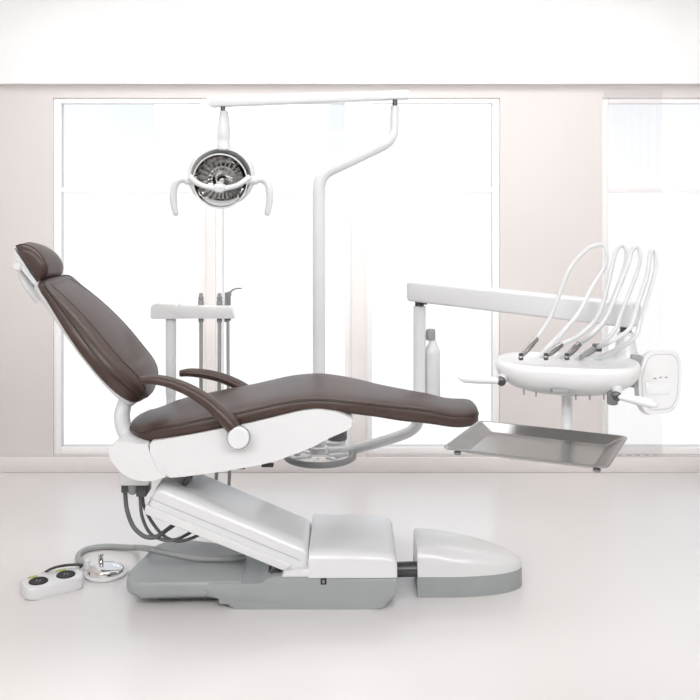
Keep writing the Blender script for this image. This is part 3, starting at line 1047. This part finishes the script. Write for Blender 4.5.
# whip arms (part of the unit) and the handpieces they carry
whips = [
    dict(top=(600, 244), left=[(590, 247.5), (578, 258), (568, 272), (558, 298), (548, 322), (537, 338)], tool=(521, 355), right=[(605, 247), (607, 258), (603, 270), (590, 291), (576, 317), (560, 346)]),
    dict(top=(621, 244.5), left=[(617, 249), (613, 262), (607, 288), (598, 316), (580, 335), (562, 344)], tool=(546, 353), right=[(625, 248), (626, 258), (621, 277), (609, 308), (598, 330), (582, 348)]),
    dict(top=(636, 246.5), left=[(632, 250), (628, 264), (618, 290), (606, 318), (592, 334), (580, 343)], tool=(567, 353), right=[(639, 250), (640, 262), (634, 281), (622, 311), (611, 335), (600, 350)]),
    dict(top=(652, 249.5), left=[(650, 255), (647, 276), (638, 304), (630, 328), (612, 341), (597, 347.5)], tool=(582, 352.5), right=[(655, 254), (655.5, 268), (650, 290), (641, 318), (632, 340), (620, 354)]),
]
labs = ['handpiece at the left end of the console, on the leftmost whip hose',
        'second handpiece from the left lying on the white console',
        'third handpiece from the left lying on the white console',
        'rightmost handpiece on the console with a dark square end']
for i, w in enumerate(whips):
    dt = 3.29 - .045 * i
    b = NB()
    top = at(*w['top'], dt)
    rp_ = [at(*v, dt) for v in w['right']]
    # the foot of each whip stands in the back of the console
    foot = con(-.10 + .065 * i, .085, CZ + .006)
    rp_[-1] = foot
    add_tube(b, [top] + rp_, [.0055, .006, .0065, .007, .0075, .008, .009], 10, 8, round_cap=True)
    obj('whip_arm', b, M['enamel'], du)
    tool = at(*w['tool'], 3.16)
    tool.z = CZ + .036
    t = thing('dental_handpiece', labs[i], 'dental handpiece', tuple(tool), 'handpieces on the console')
    end = at(*w['left'][-1], 3.20)
    end.z = max(end.z, CZ + .045)
    b = NB()
    lf = [top + Vector((0, -.0165, 0))] + [at(*v, dt - .018 - .010 * k) for k, v in enumerate(w['left'][:-1])] + [end]
    add_tube(b, lf, .0075, 10, 8)
    obj('hose', b, M['whitehose'], t)
    b = NB()
    dr = (tool - end)
    L = dr.length
    add_lathe(b, [(.006, 0), (.010, .004), (.0095, L * .25), (.0115, L * .3), (.0105, L * .7), (.007, L * .95), (.009, L), (.006, L + .008)], end, dr, 16)
    obj('handpiece_body', b, M['steel'] if i < 3 else M['mid'], t, smooth=50)
    b = NB()
    if i == 3:
        add_box(b, (end.x - .014, end.y - .012, end.z - .013), (end.x + .014, end.y + .012, end.z + .013), .003)
    else:
        add_cyl(b, tool + Vector((0, 0, .012)), tool + Vector((0, 0, -.012)), .008, seg=14, bev=.002)
    obj('handpiece_head', b, M['dark'], t)

# ------------------------------------------------------------------ instrument tray
def ring_rect(w, d_, z, r):
    return [TC + tx * p[0] + ty * p[1] + Vector((0, 0, z)) for p in fillet([(-w, -d_), (w, -d_), (w, d_), (-w, d_)], r, 6)]
b = NB()
a, dd = .258, .198
add_loft(b, [ring_rect(a - .066, dd - .066, TZ - .0245, .012), ring_rect(a - .058, dd - .058, TZ - .0245, .018), ring_rect(a - .014, dd - .014, TZ - .004, .026), ring_rect(a - .002, dd - .002, TZ - .004, .030), ring_rect(a, dd, TZ - .001, .031),
             ring_rect(a - .002, dd - .002, TZ + .001, .030), ring_rect(a - .009, dd - .009, TZ + .0015, .027), ring_rect(a - .013, dd - .013, TZ - .001, .025),
             ring_rect(a - .054, dd - .054, TZ - .0195, .020), ring_rect(a - .059, dd - .059, TZ - .0218, .018), ring_rect(a - .066, dd - .066, TZ - .0225, .012)])
o = obj('instrument_tray', b, M['steel'], base=(TC.x, TC.y, TZ - .0245), smooth=35)
tag(o, 'empty rectangular stainless steel tray below the white console', 'tray')
for sa, sd in ((-1, -1), (1, -1), (1, 1), (-1, 1)):
    q = TC + tx * sa * (a - .040) + ty * sd * (dd - .040)
    b = NB(); add_cyl(b, (q.x, q.y, TZ - .027), (q.x, q.y, TZ - .016), .012, seg=14, bev=.003)
    obj('foot', b, M['mid'], o)

# ------------------------------------------------------------------ water bottle
DB = 4.12
bc = at(432.5, 408, DB)
wb = thing('water_bottle', 'milky white water bottle mounted beside the delivery post', 'bottle', tuple(bc))
H = at(432.5, 340, DB).z - bc.z
b = NB(); add_lathe(b, [(.030, 0), (.034, .006), (.034, H - .055), (.031, H - .04), (.018, H - .012), (.016, H)], bc, (0, 0, 1), 32)
obj('bottle_body', b, M['bottle'], wb, smooth=50)
b = NB(); add_lathe(b, [(.020, 0), (.021, .004), (.021, .04), (.018, .048), (0, .05)], Vector((bc.x - .008, bc.y, bc.z + H)), (0, 0, 1), 24)
obj('cap', b, M['groove'], wb, 'grey screw cap')
b = NB(); cz_ = bc.z + H + .022
add_box(b, (c.x + .0285, bc.y - .012, cz_ - .014), (bc.x - .02, bc.y + .012, cz_ + .014), .003)
obj('mount', b, M['mid'], wb)

# ------------------------------------------------------------------ light
wd = bpy.data.worlds.new('sky')
SC.world = wd
wd.use_nodes = True
nt = wd.node_tree
nt.nodes.clear()
wo = nt.nodes.new('ShaderNodeOutputWorld')
bg = nt.nodes.new('ShaderNodeBackground')
tcn = nt.nodes.new('ShaderNodeTexCoord')
sp = nt.nodes.new('ShaderNodeSeparateXYZ')
cr = nt.nodes.new('ShaderNodeValToRGB')
mr = nt.nodes.new('ShaderNodeMapRange')
mr.inputs['From Min'].default_value = 0
mr.inputs['From Max'].default_value = .16
nt.links.new(tcn.outputs['Generated'], sp.inputs['Vector'])
nt.links.new(sp.outputs['Z'], mr.inputs['Value'])
nt.links.new(mr.outputs['Result'], cr.inputs['Fac'])
cr.color_ramp.elements[0].position = .0
cr.color_ramp.elements[0].color = (1, .995, .99, 1)
cr.color_ramp.elements[1].position = .85
cr.color_ramp.elements[1].color = (.80, .84, .90, 1)
nt.links.new(cr.outputs['Color'], bg.inputs['Color'])
bg.inputs['Strength'].default_value = 1.07
nt.links.new(bg.outputs['Background'], wo.inputs['Surface'])


def area(name, loc, target, size, power, color=(1, 1, 1)):
    l = bpy.data.lights.new(name, 'AREA')
    l.shape = 'RECTANGLE'
    l.size, l.size_y = size
    l.energy = power
    l.color = color
    o = bpy.data.objects.new(name, l)
    COL.objects.link(o)
    o.location = loc
    o.rotation_euler = (Vector(target) - Vector(loc)).to_track_quat('-Z', 'Y').to_euler()
    return o


area('added_area_light', (-1.15, -3.2, 2.66), (-.6, .3, .4), (1.9, 1.6), 88)  # unseen added key light above the camera, standing in for a softbox
area('added_area_light', (1.15, -3.2, 2.66), (.6, .3, .4), (1.9, 1.6), 88)  # second added key light, same role on the right
area('added_area_light', (0, .45, 2.69), (0, .65, 0), (3.6, .8), 32)  # unseen fill, added to brighten floor and wall near the windows

SC.view_settings.view_transform = 'Standard'
SC.view_settings.look = 'None'
SC.view_settings.gamma = 1.0
SC.view_settings.use_curve_mapping = False
SC.view_settings.exposure = 0.16
